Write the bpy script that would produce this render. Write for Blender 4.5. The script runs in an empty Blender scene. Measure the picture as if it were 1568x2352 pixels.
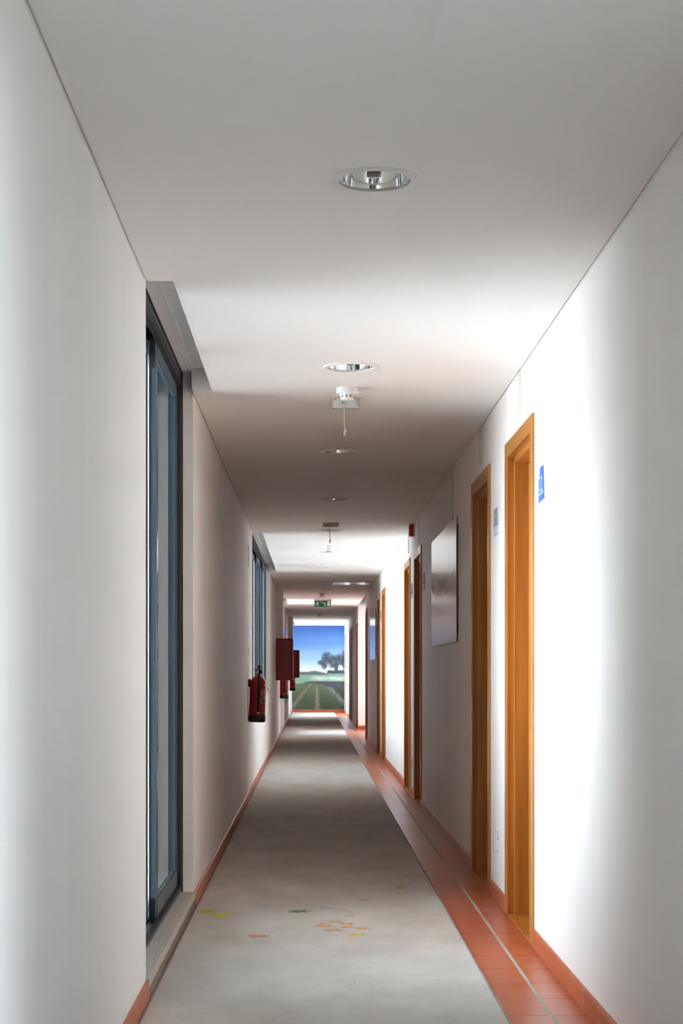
import bpy, bmesh, math, random
from mathutils import Vector, Matrix
random.seed(7)
PI = math.pi
SC = bpy.context.scene
COL = SC.collection

# ------------------------------------------------------------------ dimensions (metres, corridor runs along +Y)
XL, XR = -0.565, 0.91          # wall faces
ZC = 2.44                      # ceiling
Y0, Y1 = -13.0, 49.0           # ends of the corridor
EYE = 1.12
XO = -0.82                     # outside face of the window wall
# window bays: (y0, y1, sill height, ceiling slot y0, ceiling slot y1)
BAYS = [(-6.0, 2.6, 0.08), (5.92, 8.27, 0.08), (16.42, 22.85, 0.90), (31.2, 33.75, 0.08), (44.4, 48.3, 0.08)]  # first bay is unseen, added behind the camera to light the near walls

# ------------------------------------------------------------------ helpers
def tag(o, label=None, cat=None, group=None, kind=None):
    if label: o['label'] = label
    if cat: o['category'] = cat
    if group: o['group'] = group
    if kind: o['kind'] = kind
    return o

def empty(name, loc=(0, 0, 0), label=None, cat=None, group=None, kind=None):
    o = bpy.data.objects.new(name, None)
    o.empty_display_size = 0.1
    o.location = loc
    COL.objects.link(o)
    return tag(o, label, cat, group, kind)

class MB:
    """collects shapes in world coordinates and links them as one object"""
    def __init__(self):
        self.bm = bmesh.new()
    def box(self, a, b, bev=0, seg=2, m=0):
        x0, x1 = sorted((a[0], b[0])); y0, y1 = sorted((a[1], b[1])); z0, z1 = sorted((a[2], b[2]))
        r = bmesh.ops.create_cube(self.bm, size=1.0)
        vs = r['verts']
        for v in vs:
            v.co = Vector(((x0 + x1) / 2 + v.co.x * (x1 - x0), (y0 + y1) / 2 + v.co.y * (y1 - y0), (z0 + z1) / 2 + v.co.z * (z1 - z0)))
        fs = set(f for v in vs for f in v.link_faces)
        for f in fs: f.material_index = m
        if bev > 0:
            es = list(set(e for v in vs for e in v.link_edges))
            bmesh.ops.bevel(self.bm, geom=es, offset=bev, segments=seg, affect='EDGES', profile=0.5)
        return self
    def lathe(self, prof, c=(0, 0, 0), n=32, axis='Z', close=False, m=0, smooth=True, caps=True):
        rings = []
        for (r, h) in prof:
            ring = []
            for i in range(n):
                a = 2 * PI * i / n
                if axis == 'Z': p = (c[0] + r * math.cos(a), c[1] + r * math.sin(a), c[2] + h)
                elif axis == 'X': p = (c[0] + h, c[1] + r * math.cos(a), c[2] + r * math.sin(a))
                else: p = (c[0] + r * math.cos(a), c[1] + h, c[2] + r * math.sin(a))
                ring.append(self.bm.verts.new(p))
            rings.append(ring)
        pairs = list(zip(rings, rings[1:]))
        if close: pairs.append((rings[-1], rings[0]))
        for A, B in pairs:
            for i in range(n):
                f = self.bm.faces.new((A[i], A[(i + 1) % n], B[(i + 1) % n], B[i])); f.smooth = smooth; f.material_index = m
        if not close and caps:
            for R, h in ((rings[0], 0), (rings[-1], 1)):
                if prof[0 if h == 0 else -1][0] > 1e-5:
                    f = self.bm.faces.new(R if h else R[::-1]); f.material_index = m
        return self
    def tube(self, pts, r, n=10, closed=False, m=0):
        pts = [Vector(p) for p in pts]; N = len(pts); rings = []
        for i, p in enumerate(pts):
            if closed: d = pts[(i + 1) % N] - pts[i - 1]
            else: d = pts[min(i + 1, N - 1)] - pts[max(i - 1, 0)]
            d.normalize()
            u = d.cross(Vector((0.13, 0.31, 0.94)) if abs(d.z) < 0.8 else Vector((0, 1, 0))).normalized(); w = d.cross(u)
            rr = r[i] if isinstance(r, (list, tuple)) else r
            rings.append([self.bm.verts.new(p + u * rr * math.cos(2 * PI * k / n) + w * rr * math.sin(2 * PI * k / n)) for k in range(n)])
        prs = list(zip(rings, rings[1:])) + ([(rings[-1], rings[0])] if closed else [])
        for A, B in prs:
            for k in range(n):
                f = self.bm.faces.new((A[k], A[(k + 1) % n], B[(k + 1) % n], B[k])); f.smooth = True; f.material_index = m
        if not closed:
            self.bm.faces.new(rings[0][::-1]); self.bm.faces.new(rings[-1])
        return self
    def prism(self, pts, d, m=0):
        """closed polygon (3-D points) pushed along d"""
        d = Vector(d)
        A = [self.bm.verts.new(Vector(p)) for p in pts]; B = [self.bm.verts.new(Vector(p) + d) for p in pts]
        fs = [self.bm.faces.new(A), self.bm.faces.new(B[::-1])]
        for i in range(len(A)):
            fs.append(self.bm.faces.new((A[i], B[i], B[(i + 1) % len(A)], A[(i + 1) % len(A)])))
        for f in fs: f.material_index = m
        return self
    def stroke(self, pts, w, mapf, d, m=0):
        """thick 2-D polyline, each segment a small prism; mapf turns (u,v) into 3-D"""
        for (a, b) in zip(pts, pts[1:]):
            a = Vector(a); b = Vector(b); t = (b - a).normalized(); nn = Vector((-t.y, t.x)) * w / 2; e = t * w * 0.35
            self.prism([mapf(*(a - e + nn)), mapf(*(b + e + nn)), mapf(*(b + e - nn)), mapf(*(a - e - nn))], d, m)
        return self
    def build(self, name, mat, parent=None, origin=None, rot=None):
        bmesh.ops.recalc_face_normals(self.bm, faces=self.bm.faces)
        me = bpy.data.meshes.new(name)
        if parent is not None and origin is None:
            origin = parent['_o'] if '_o' in parent else (0, 0, 0)
            origin = Vector(origin)
        off = Vector(origin) if origin is not None else Vector((0, 0, 0))
        if off.length > 0: bmesh.ops.translate(self.bm, vec=-off, verts=self.bm.verts)
        self.bm.to_mesh(me); self.bm.free()
        for mm in (mat if isinstance(mat, (list, tuple)) else [mat]): me.materials.append(mm)
        o = bpy.data.objects.new(name, me)
        COL.objects.link(o)
        if parent is not None: o.parent = parent
        else: o.location = off
        return o

def root(name, loc, label=None, cat=None, group=None, kind=None):
    """an Empty at the thing's base; its parts are modelled in world coordinates"""
    o = empty(name, loc, label, cat, group, kind)
    ROOTS.append(o); o['_o'] = tuple(loc)
    return o
ROOTS = []

def sub(mb, name, mat, part):
    """a sub-part of a part (the part's mesh sits at its thing's base)"""
    o = mb.build(name, mat, None, origin=part.parent.location)
    o.location = (0, 0, 0); o.parent = part
    return o

def copy_tree(o, parent=None, loc=None):
    c = o.copy(); COL.objects.link(c)
    if parent is not None: c.parent = parent
    if loc is not None: c.location = loc
    for ch in [k for k in bpy.data.objects if k.parent == o and k != c]:
        copy_tree(ch, c)
    return c

# ------------------------------------------------------------------ materials
def s2l(c):
    return tuple(((v / 255) / 12.92 if v / 255 <= 0.04045 else ((v / 255 + 0.055) / 1.055) ** 2.4) for v in c)

class NT:
    def __init__(self, name):
        self.m = bpy.data.materials.new(name); self.m.use_nodes = True
        self.t = self.m.node_tree; self.n = self.t.nodes; self.l = self.t.links
        self.b = self.n['Principled BSDF']
    def add(self, ty, **k):
        n = self.n.new(ty)
        for a, v in k.items():
            if a in n.inputs: n.inputs[a].default_value = v
            else: setattr(n, a, v)
        return n
    def link(self, a, b): self.l.new(a, b)
    def math(self, op, a, b=None, c=None, clamp=False):
        n = self.n.new('ShaderNodeMath'); n.operation = op; n.use_clamp = clamp
        for i, v in enumerate((a, b, c)):
            if v is None: continue
            if hasattr(v, 'links'): self.link(v, n.inputs[i])
            else: n.inputs[i].default_value = v
        return n.outputs[0]
    def mix(self, f, a, b):
        n = self.n.new('ShaderNodeMix'); n.data_type = 'RGBA'
        for i, v in ((0, f), (6, a), (7, b)):
            if hasattr(v, 'links'): self.link(v, n.inputs[i])
            else: n.inputs[i].default_value = v if i == 0 else (*v[:3], 1)
        return n.outputs[2]
    def noise(self, scale, vscale=(1, 1, 1), detail=4, rough=0.55):
        g = self.n.new('ShaderNodeNewGeometry'); mp = self.n.new('ShaderNodeMapping'); mp.inputs['Scale'].default_value = vscale
        self.link(g.outputs['Position'], mp.inputs[0])
        nz = self.n.new('ShaderNodeTexNoise'); nz.inputs['Scale'].default_value = scale; nz.inputs['Detail'].default_value = detail
        nz.inputs['Roughness'].default_value = rough
        self.link(mp.outputs[0], nz.inputs['Vector'])
        return nz.outputs[0]
    def pos(self):
        g = self.n.new('ShaderNodeNewGeometry'); s = self.n.new('ShaderNodeSeparateXYZ'); self.link(g.outputs['Position'], s.inputs[0])
        return s.outputs
    def ramp(self, f, a, b, lo=0.3, hi=0.7):
        r = self.n.new('ShaderNodeValToRGB'); self.link(f, r.inputs[0])
        r.color_ramp.elements[0].position = lo; r.color_ramp.elements[1].position = hi
        r.color_ramp.elements[0].color = (*a, 1); r.color_ramp.elements[1].color = (*b, 1)
        return r.outputs[0]
    def bump(self, h, strength=0.2, dist=0.01):
        b = self.n.new('ShaderNodeBump'); b.inputs['Strength'].default_value = strength; b.inputs['Distance'].default_value = dist
        self.link(h, b.inputs['Height']); self.link(b.outputs[0], self.b.inputs['Normal'])
    def base(self, c):
        if hasattr(c, 'links'): self.link(c, self.b.inputs['Base Color'])
        else: self.b.inputs['Base Color'].default_value = (*c[:3], 1)
    def set(self, **k):
        for a, v in k.items(): self.b.inputs[a.replace('_', ' ')].default_value = v
        return self

def simple(name, c, rough=0.5, metal=0.0, var=0.06, nscale=30, bump=0.0):
    t = NT(name)
    f = t.noise(nscale)
    t.base(t.ramp(f, tuple(v * (1 - var) for v in c), tuple(min(1, v * (1 + var)) for v in c)))
    t.set(Roughness=rough, Metallic=metal)
    if bump: t.bump(f, bump, 0.003)
    return t.m

def plaster(name, c):
    t = NT(name)
    big = t.noise(1.3, (1, 1, 0.35)); fine = t.noise(55, (1, 1, 0.5))
    t.base(t.ramp(big, tuple(v * 0.955 for v in c), c, 0.35, 0.6))
    t.set(Roughness=0.6)
    t.b.inputs['Specular IOR Level'].default_value = 0.35
    t.bump(t.math('ADD', t.math('MULTIPLY', fine, 0.25), t.noise(6, (1, 1, 0.25), 3)), 0.22, 0.006)
    return t.m

M = {}
M['wall'] = plaster('white_plaster', (0.915, 0.90, 0.878))
t = NT('ceiling_white'); t.base(t.ramp(t.noise(0.8), (0.83, 0.805, 0.78), (0.845, 0.82, 0.795))); t.set(Roughness=0.7); M['ceiling'] = t.m
M['cove'] = simple('cove_plaster', (0.89, 0.885, 0.87), 0.7, var=0.05, nscale=5, bump=0.15)
M['white'] = simple('white_enamel', (0.82, 0.82, 0.80), 0.35, var=0.02)
M['cream'] = simple('cream_plastic', (0.74, 0.70, 0.56), 0.45, var=0.03)
M['strip'] = simple('aged_cable_cover', (0.70, 0.68, 0.60), 0.5, var=0.03)
M['frame'] = simple('blue_grey_anodised', (0.085, 0.135, 0.165), 0.38, 0.35, var=0.05)
M['gasket'] = simple('black_gasket', (0.008, 0.009, 0.011), 0.5)
M['mastic'] = simple('brown_mastic', (0.06, 0.045, 0.03), 0.8, var=0.4, nscale=60)
M['chrome'] = simple('polished_reflector', (0.90, 0.89, 0.88), 0.06, 0.97, var=0.02)
M['steel'] = simple('brushed_steel', (0.55, 0.54, 0.52), 0.3, 1.0)
M['glow_tube'] = simple('unlit_lamp_glass', (0.85, 0.84, 0.80), 0.3)
M['red'] = simple('extinguisher_red', (0.42, 0.012, 0.018), 0.28, var=0.05)
M['cabred'] = simple('cabinet_red', (0.27, 0.016, 0.024), 0.45, var=0.04)
M['alarm'] = simple('alarm_red', (0.50, 0.012, 0.018), 0.3)
M['black'] = simple('black_rubber', (0.012, 0.011, 0.011), 0.45)
M['darkgrey'] = simple('dark_grey_plastic', (0.07, 0.07, 0.07), 0.5)
M['label'] = simple('white_print', (0.75, 0.68, 0.68), 0.5)
M['labelpanel'] = simple('pink_white_label', (0.55, 0.33, 0.35), 0.5)
M['plate'] = simple('clear_sign_holder', (0.72, 0.74, 0.75), 0.2)
M['blue'] = simple('blue_sign_card', (0.075, 0.19, 0.66), 0.3)
M['numeral'] = simple('pale_blue_numerals', (0.42, 0.60, 0.90), 0.35)
M['greycard'] = simple('grey_card', (0.33, 0.34, 0.40), 0.35, var=0.25, nscale=25)
M['palecard'] = simple('pale_card', (0.62, 0.63, 0.72), 0.35, var=0.1, nscale=40)
M['signred'] = simple('faded_red_sign_face', (0.55, 0.34, 0.30), 0.4)
M['green'] = simple('exit_green', (0.012, 0.16, 0.045), 0.35, var=0.08)
M['pict'] = simple('exit_white', (0.82, 0.88, 0.80), 0.4)
M['ground'] = simple('pale_terrace_concrete', (0.50, 0.49, 0.47), 0.9, var=0.1, nscale=2)
M['soil'] = simple('garden_soil', (0.09, 0.085, 0.07), 0.95, var=0.3, nscale=3)
M['matting'] = simple('barrier_matting', (0.10, 0.093, 0.085), 0.95, var=0.2, nscale=120)
M['yard'] = simple('weathered_render', (0.40, 0.385, 0.37), 0.9, var=0.12, nscale=2)
M['filler'] = simple('rough_white_filler', (0.86, 0.86, 0.84), 0.9, bump=0.6)
M['access'] = simple('glossy_access_panel', (0.60, 0.56, 0.52), 0.16, var=0.08, nscale=6, bump=0.25)

# honey-coloured wood with vertical grain
t = NT('honey_wood')
g1 = t.noise(9, (3.0, 3.0, 0.16), 5); g2 = t.noise(90, (1, 1, 0.03), 3)
kn = t.noise(3.2, (1, 1, 1.1), 1)
c = t.ramp(g1, (0.40, 0.150, 0.022), (0.58, 0.250, 0.050), 0.35, 0.68)
c = t.mix(t.math('MULTIPLY', g2, 0.35), c, (0.36, 0.13, 0.02))
c = t.mix(t.math('GREATER_THAN', kn, 0.79), c, (0.10, 0.035, 0.01))
t.base(c); t.set(Roughness=0.33); t.b.inputs['Coat Weight'].default_value = 0.25; t.b.inputs['Coat Roughness'].default_value = 0.2
M['wood'] = t.m

# stone sill
t = NT('speckled_stone')
c = t.ramp(t.noise(160, detail=2), (0.24, 0.225, 0.19), (0.66, 0.63, 0.57), 0.38, 0.62)
c = t.mix(t.math('MULTIPLY', t.noise(7), 0.5), c, (0.50, 0.47, 0.42))
t.base(c); t.set(Roughness=0.45); M['stone'] = t.m
t = NT('dirty_stone'); t.base(t.ramp(t.noise(22, (1, 1, 3)), (0.12, 0.10, 0.085), (0.34, 0.24, 0.18), 0.35, 0.7)); t.set(Roughness=0.7); M['dirtystone'] = t.m

# terracotta floor tiles: cross joints every 0.2987 m, long joint between the two columns
JY, JP = 5.6890, 0.2987
def tile_nodes(name, floor=True):
    t = NT(name); P = t.pos()
    yy = t.math('DIVIDE', t.math('SUBTRACT', P[1], JY if floor else JY + 0.09), JP)
    fr = t.math('FRACT', t.math('ADD', yy, 200.0))
    e = t.math('ABSOLUTE', t.math('SUBTRACT', fr, 0.5))
    joint = t.math('GREATER_THAN', e, 0.5 - 0.0045 / JP * 0.75)
    wn = t.n.new('ShaderNodeTexWhiteNoise'); wn.noise_dimensions = '2D'
    cx = t.n.new('ShaderNodeCombineXYZ'); t.link(t.math('FLOOR', t.math('ADD', yy, 200.0)), cx.inputs[0])
    t.link(t.math('GREATER_THAN', P[0], 0.782), cx.inputs[1]); t.link(cx.outputs[0], wn.inputs[0])
    a = t.ramp(wn.outputs[0], (0.45, 0.100, 0.034), (0.55, 0.145, 0.054), 0.0, 1.0)
    a = t.mix(t.math('MULTIPLY', t.noise(5), 0.4), a, (0.50, 0.135, 0.058))
    if floor:
        gx = t.math('ABSOLUTE', t.math('SUBTRACT', P[0], 0.782))
        longj = t.math('LESS_THAN', gx, 0.0068)
        alc = t.math('GREATER_THAN', P[0], 1.0)                      # the side passage: square tiles
        ax = t.math('ABSOLUTE', t.math('SUBTRACT', t.math('FRACT', t.math('DIVIDE', P[0], JP)), 0.5))
        alcj = t.math('MULTIPLY', alc, t.math('GREATER_THAN', ax, 0.488))
        anyj = t.math('MAXIMUM', t.math('MAXIMUM', joint, longj), alcj)
        c = t.mix(joint, a, (0.20, 0.13, 0.10)); c = t.mix(alcj, c, (0.20, 0.13, 0.10)); c = t.mix(longj, c, (0.42, 0.38, 0.32))
        t.bump(t.math('SUBTRACT', t.math('MULTIPLY', t.noise(4), 0.6), t.math('MULTIPLY', anyj, 1.0)), 0.25, 0.003)
        r = t.math('ADD', t.math('MULTIPLY', anyj, 0.4), t.math('MULTIPLY_ADD', t.noise(9), 0.12, 0.27))
        t.link(r, t.b.inputs['Roughness'])
    else:
        c = t.mix(joint, a, (0.60, 0.45, 0.38)); t.set(Roughness=0.36)
    t.base(c); return t.m
M['floor'] = tile_nodes('terracotta_floor')
M['skirt'] = tile_nodes('terracotta_skirting', False)

# worn grey carpet
t = NT('worn_grey_carpet'); P = t.pos()
c = t.ramp(t.noise(2.2, (1.6, 0.8, 1), 5, 0.65), (0.46, 0.445, 0.40), (0.60, 0.585, 0.54), 0.36, 0.66)
c = t.mix(t.math('MULTIPLY', t.noise(260, (0.35, 1, 1), 2), 0.5), c, (0.34, 0.32, 0.28))
c = t.mix(t.math('GREATER_THAN', t.noise(55, detail=0), 0.88), c, (0.14, 0.12, 0.10))
dx = t.math('DIVIDE', t.math('SUBTRACT', P[0], 0.06), 1.0); dy = t.math('DIVIDE', t.math('SUBTRACT', P[1], 8.02), 1.9)
rr = t.math('SQRT', t.math('ADD', t.math('POWER', dx, 2.0), t.math('POWER', dy, 2.0)))
ring = t.math('MULTIPLY', t.math('LESS_THAN', t.math('ABSOLUTE', t.math('SUBTRACT', rr, 0.115)), 0.022), t.math('GREATER_THAN', dx, -0.02))
ring = t.math('MULTIPLY', ring, t.math('GREATER_THAN', t.noise(14), 0.44))
c = t.mix(t.math('MULTIPLY', ring, 0.35), c, (0.24, 0.21, 0.18))
t.base(c); t.set(Roughness=0.95); t.b.inputs['Specular IOR Level'].default_value = 0.1
t.b.inputs['Sheen Weight'].default_value = 0.15
t.bump(t.noise(220, (0.4, 1, 1), 3), 0.5, 0.004); M['carpet'] = t.m
M['binding'] = simple('carpet_edge_binding', (0.30, 0.265, 0.265), 0.95, var=0.2, nscale=120)

# glass: transparent with a Fresnel reflection
m = bpy.data.materials.new('window_glass'); m.use_nodes = True; nt = m.node_tree; nt.nodes.clear()
out = nt.nodes.new('ShaderNodeOutputMaterial'); tr = nt.nodes.new('ShaderNodeBsdfTransparent'); gl = nt.nodes.new('ShaderNodeBsdfGlossy')
fr = nt.nodes.new('ShaderNodeFresnel'); mx = nt.nodes.new('ShaderNodeMixShader')
tr.inputs[0].default_value = (0.94, 0.96, 0.97, 1); gl.inputs['Roughness'].default_value = 0.01; gl.inputs[0].default_value = (0.95, 0.97, 0.97, 1); fr.inputs[0].default_value = 1.52
nt.links.new(fr.outputs[0], mx.inputs[0]); nt.links.new(tr.outputs[0], mx.inputs[1]); nt.links.new(gl.outputs[0], mx.inputs[2]); nt.links.new(mx.outputs[0], out.inputs[0])
M['glass'] = m

def print_mat(name, rough=0.35):
    t = NT(name); a = t.n.new('ShaderNodeVertexColor'); a.layer_name = 'print'
    t.link(a.outputs[0], t.b.inputs['Base Color']); t.set(Roughness=rough); t.b.inputs['Specular IOR Level'].default_value = 0.45 if rough < .3 else .25
    return t.m

def print_grid(name, origin, U, V, nu, nv, fn, mat, thick, parent=None, around=None):
    """a printed panel: colour grid on its front, with real thickness behind it. fn(u,v) -> linear rgb, v from the top"""
    O = Vector(origin); U = Vector(U); V = Vector(V); n = U.cross(V).normalized() * thick
    vs = [O + U * (i / nu) + V * (j / nv) for j in range(nv + 1) for i in range(nu + 1)]
    cols = [fn(i / nu, 1 - j / nv) for j in range(nv + 1) for i in range(nu + 1)]
    W = nu + 1
    fs = [(j * W + i, j * W + i + 1, (j + 1) * W + i + 1, (j + 1) * W + i) for j in range(nv) for i in range(nu)]
    k = len(vs); cor = [0, nu, nv * W + nu, nv * W]
    vs += [vs[i] - n for i in cor] + [vs[i] for i in cor]; cols += [(0.6, 0.6, 0.6)] * 8
    fs += [(k + 3, k + 2, k + 1, k)]
    for i in range(4): fs.append((k + i, k + (i + 1) % 4, k + 4 + (i + 1) % 4, k + 4 + i))
    off = Vector(parent['_o']) if parent is not None else Vector(around or (0, 0, 0))
    me = bpy.data.meshes.new(name); me.from_pydata([v - off for v in vs], [], fs)
    ca = me.color_attributes.new('print', 'FLOAT_COLOR', 'POINT')
    flat = []
    for c in cols: flat += [c[0], c[1], c[2], 1.0]
    ca.data.foreach_set('color', flat)
    me.materials.append(mat); o = bpy.data.objects.new(name, me); COL.objects.link(o)
    if parent is not None: o.parent = parent
    else: o.location = off
    return o

# ------------------------------------------------------------------ doors on the right: (casing near edge, casing far edge)
DOORS = [(7.13, 8.13), (8.87, 9.86), (14.43, 15.42), (16.08, 17.06), (21.54, 22.52), (23.25, 24.24),
         (28.46, 29.44), (34.42, 35.40), (39.35, 40.33), (41.05, 42.03), (46.75, 47.73)]
ALC = (29.62, 34.38)           # side passage
DT = 2.115                     # clear height of a door opening
CW = 0.07                      # casing width

# ------------------------------------------------------------------ shell
b = MB(); b.box((-0.80, Y0, -0.12), (1.15, Y1, 0.0)); b.box((1.15, ALC[0] - .3, -0.12), (3.2, ALC[1] + .3, 0.0))
tag(b.build('floor', M['floor']), 'terracotta tiled corridor floor with pale grout lines beside the carpet', 'floor', kind='structure')

# left wall, with the window openings
b = MB(); y = Y0
for (a0, a1, sh) in BAYS:
    b.box((XO, y, -0.12), (XL, a0, 2.80))
    b.box((XO, a0, 2.545), (XL, a1, 2.80))
    b.box((XO, a0, -0.12), (XL, a1, sh - 0.03))
    y = a1
b.box((XO, y, -0.12), (XL, Y1, 2.80))

tag(b.build('wall_left', M['wall']), 'left white plaster wall pierced by window bays', 'wall', kind='structure')

for i_, yy_ in ((3, 27.2), (4, 41.0)):     # boxed pipes above the hose cabinets
    b = MB(); b.box((XL - .001, yy_ + .02, 1.6555), (-0.458, yy_ + .62, 2.445), .003)
    tag(b.build('trim_%d' % i_, M['wall']), 'plastered pipe boxing above the %s hose cabinet' % ('nearer' if i_ == 3 else 'farther'), 'pipe boxing', kind='structure')
b = MB(); b.box((XL - .001, 2.62, 2.28), (XR + .001, 2.92, ZC + .01), .003); tag(b.build('trim_6', M['wall']), 'plastered downstand beam across the corridor above the viewer', 'beam', kind='structure')  # unseen beam, added to shade the ceiling near the camera
# right wall
b = MB(); XB = 1.04; y = Y0
def seg(y0, y1, z0=-0.12, z1=2.80, x0=XR, x1=XB): b.box((x0, y0, z0), (x1, y1, z1))
for i, (a0, a1) in enumerate(DOORS):
    o0, o1 = a0 + CW - 0.02, a1 - CW + 0.02
    if i == 7:
        seg(y, ALC[0]); y = ALC[1]
    if i == 0:
        seg(y, -3.6); seg(-3.6, 2.4, -.12, .3); seg(-3.6, 2.4, 2.36, 2.8); y = 2.4
    seg(y, o0); seg(o0, o1, DT + 0.02, 2.80); y = o1
seg(y, Y1)
RW = (-3.6, 2.4, .3, 2.36)
seg(Y0, RW[0], x0=XB, x1=1.2); seg(RW[1], ALC[0], x0=XB, x1=1.2); seg(RW[0], RW[1], -.12, RW[2], XB, 1.2); seg(RW[0], RW[1], RW[3], 2.8, XB, 1.2); seg(ALC[1], Y1, x0=XB, x1=1.2)
b.box((1.2, ALC[0] - .2, -.12), (3.2, ALC[0], 2.8)); b.box((1.2, ALC[1], -.12), (3.2, ALC[1] + .2, 2.8)); b.box((3.0, ALC[0], -.12), (3.2, ALC[1], 2.8))
tag(b.build('wall_right', M['wall']), 'right white plaster wall with the wooden doors and side passage', 'wall', kind='structure')
b = MB(); b.box((-0.83, Y1, -0.12), (1.2, Y1 + .2, 2.8)); tag(b.build('wall_far', M['wall']), 'far end wall behind the landscape mural', 'wall', kind='structure')
b = MB(); b.box((-0.83, Y0 - .2, -0.12), (1.2, Y0, 2.8)); tag(b.build('wall_near', M['wall']), 'end wall of the corridor behind the viewer', 'wall', kind='structure')

LY = [4.664 + 2.86 * k for k in range(16)]
LX = 0.167
TRAYS = [(8.28, 8.70), (15.28, 15.72)]
# ceiling slab with shadow gaps, light holes, coves and panel joints cut out
b = MB(); b.box((XL + 0.008, Y0, ZC), (XR - 0.008, Y1, ZC + 0.12)); ceil = b.build('ceiling', M['ceiling'])
k_ = MB()
for i, y in enumerate(LY):
    if i == 10: continue
    k_.lathe([(0.104, -0.05), (0.104, 0.2)], (LX, y, ZC), 40)
for (a0, a1) in TRAYS: k_.box((LX - 0.068, a0 + .01, ZC - .05), (LX + 0.068, a1 - .01, ZC + .2))
for (s0, s1) in ((-6.0, 2.6), (5.87, 8.19), (16.24, 22.80), (30.9, 33.62), (44.1, 48.3)):
    k_.box((-0.7, s0, ZC - .05), (-0.468, s1, ZC + .2))
for g in (11.58, 23.42, 27.72): k_.box((XL + 0.0, g, ZC - .05), (XR, g + .004, ZC + .012))
k_.box((-0.46, 16.243, ZC - .05), (XR, 16.247, ZC + .012))
cut = k_.build('cutter', M['ceiling'])
md = ceil.modifiers.new('cut', 'BOOLEAN'); md.operation = 'DIFFERENCE'; md.object = cut; md.solver = 'EXACT'
dg = bpy.context.evaluated_depsgraph_get(); me = bpy.data.meshes.new_from_object(ceil.evaluated_get(dg))
ceil.modifiers.clear(); old = ceil.data; ceil.data = me; bpy.data.meshes.remove(old); bpy.data.objects.remove(cut)
tag(ceil, 'white corridor ceiling with panel joints and light openings', 'ceiling', kind='structure')
b = MB(); b.box((1.04, ALC[0], ZC), (3.0, ALC[1], ZC + .1)); tag(b.build('ceiling', M['ceiling']), 'white ceiling of the side passage on the right', 'ceiling', kind='structure')
b = MB(); b.box((XO - 0.02, Y0 - .2, 2.80), (3.2, Y1 + .2, 2.95))
b.box((XL, Y0, 2.565), (XR, 5.8, 2.60)); b.box((XL, 8.3, 2.565), (XR, 16.2, 2.60))
tag(b.build('ceiling', M['ceiling']), 'roof slab closing the space above the corridor ceiling', 'roof', kind='structure')
b = MB(); y = Y0
for (s0, s1) in ((-6.0, 2.6), (5.87, 8.19), (16.24, 22.80), (30.9, 33.62), (44.1, 48.3)):
    b.box((XL - .001, y, ZC + .010), (XL + .0085, s0, ZC + .11)); y = s1
b.box((XL - .001, y, ZC + .010), (XL + .0085, Y1, ZC + .11))
b.box((XR - .0085, Y0, ZC + .010), (XR + .001, Y1, ZC + .11))
tag(b.build('trim_5', M['ceiling']), 'recessed shadow gap between ceiling and both walls', 'trim', kind='structure')
# tops of the ceiling slots over the windows
b = MB()
for (s0, s1) in ((-6.0, 2.6), (5.87, 8.19), (16.24, 22.80), (30.9, 33.62), (44.1, 48.3)):
    b.box((-0.566, s0 - .1, 2.552), (-0.40, s1 + .1, 2.58))
tag(b.build('trim_1', M['cove']), 'plaster soffits inside the ceiling slots above the windows', 'soffit', kind='structure')

# skirting
def skirt_profile(x, s):       # s = +1 stands on the left wall, -1 on the right wall; returns x,z outline
    T, H = 0.011, 0.073
    return [(x, 0), (x + s * T, 0), (x + s * T, H - .012), (x + s * T * .85, H - .005), (x + s * T * .5, H - .001), (x, H)]
def skirting(segs, x, s):
    b = MB()
    for (a0, a1) in segs:
        b.prism([(px, a0, pz) for px, pz in skirt_profile(x, s)], (0, a1 - a0, 0))
    return b
segs = []; y = Y0
for (a0, a1, sh) in BAYS:
    if sh < .5: segs.append((y, a0)); y = a1 + 0.0
segs.append((y, Y1))
tag(skirting(segs, XL, 1).build('baseboard_left', M['skirt']), 'terracotta tile skirting along the left wall', 'baseboard', kind='structure')
segs = []; y = Y0
for i, (a0, a1) in enumerate(DOORS):
    if i == 7: segs.append((y, ALC[0])); y = a1; continue
    segs.append((y, a0)); y = a1
segs.append((y, Y1))
b = skirting(segs, XR, -1); b.box((XR, ALC[1] - .012, 0), (3.0, ALC[1], .073), .003); b.box((XR, ALC[0] , 0), (3.0, ALC[0] + .012, .073), .003)
tag(b.build('baseboard_right', M['skirt']), 'terracotta tile skirting along the right wall', 'baseboard', kind='structure')
b = MB(); b.box((XL + .012, Y1 - .02, 0), (XR - .012, Y1, .085), .003); tag(b.build('baseboard_far', M['skirt']), 'terracotta skirting under the landscape mural', 'baseboard', kind='structure')

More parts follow.
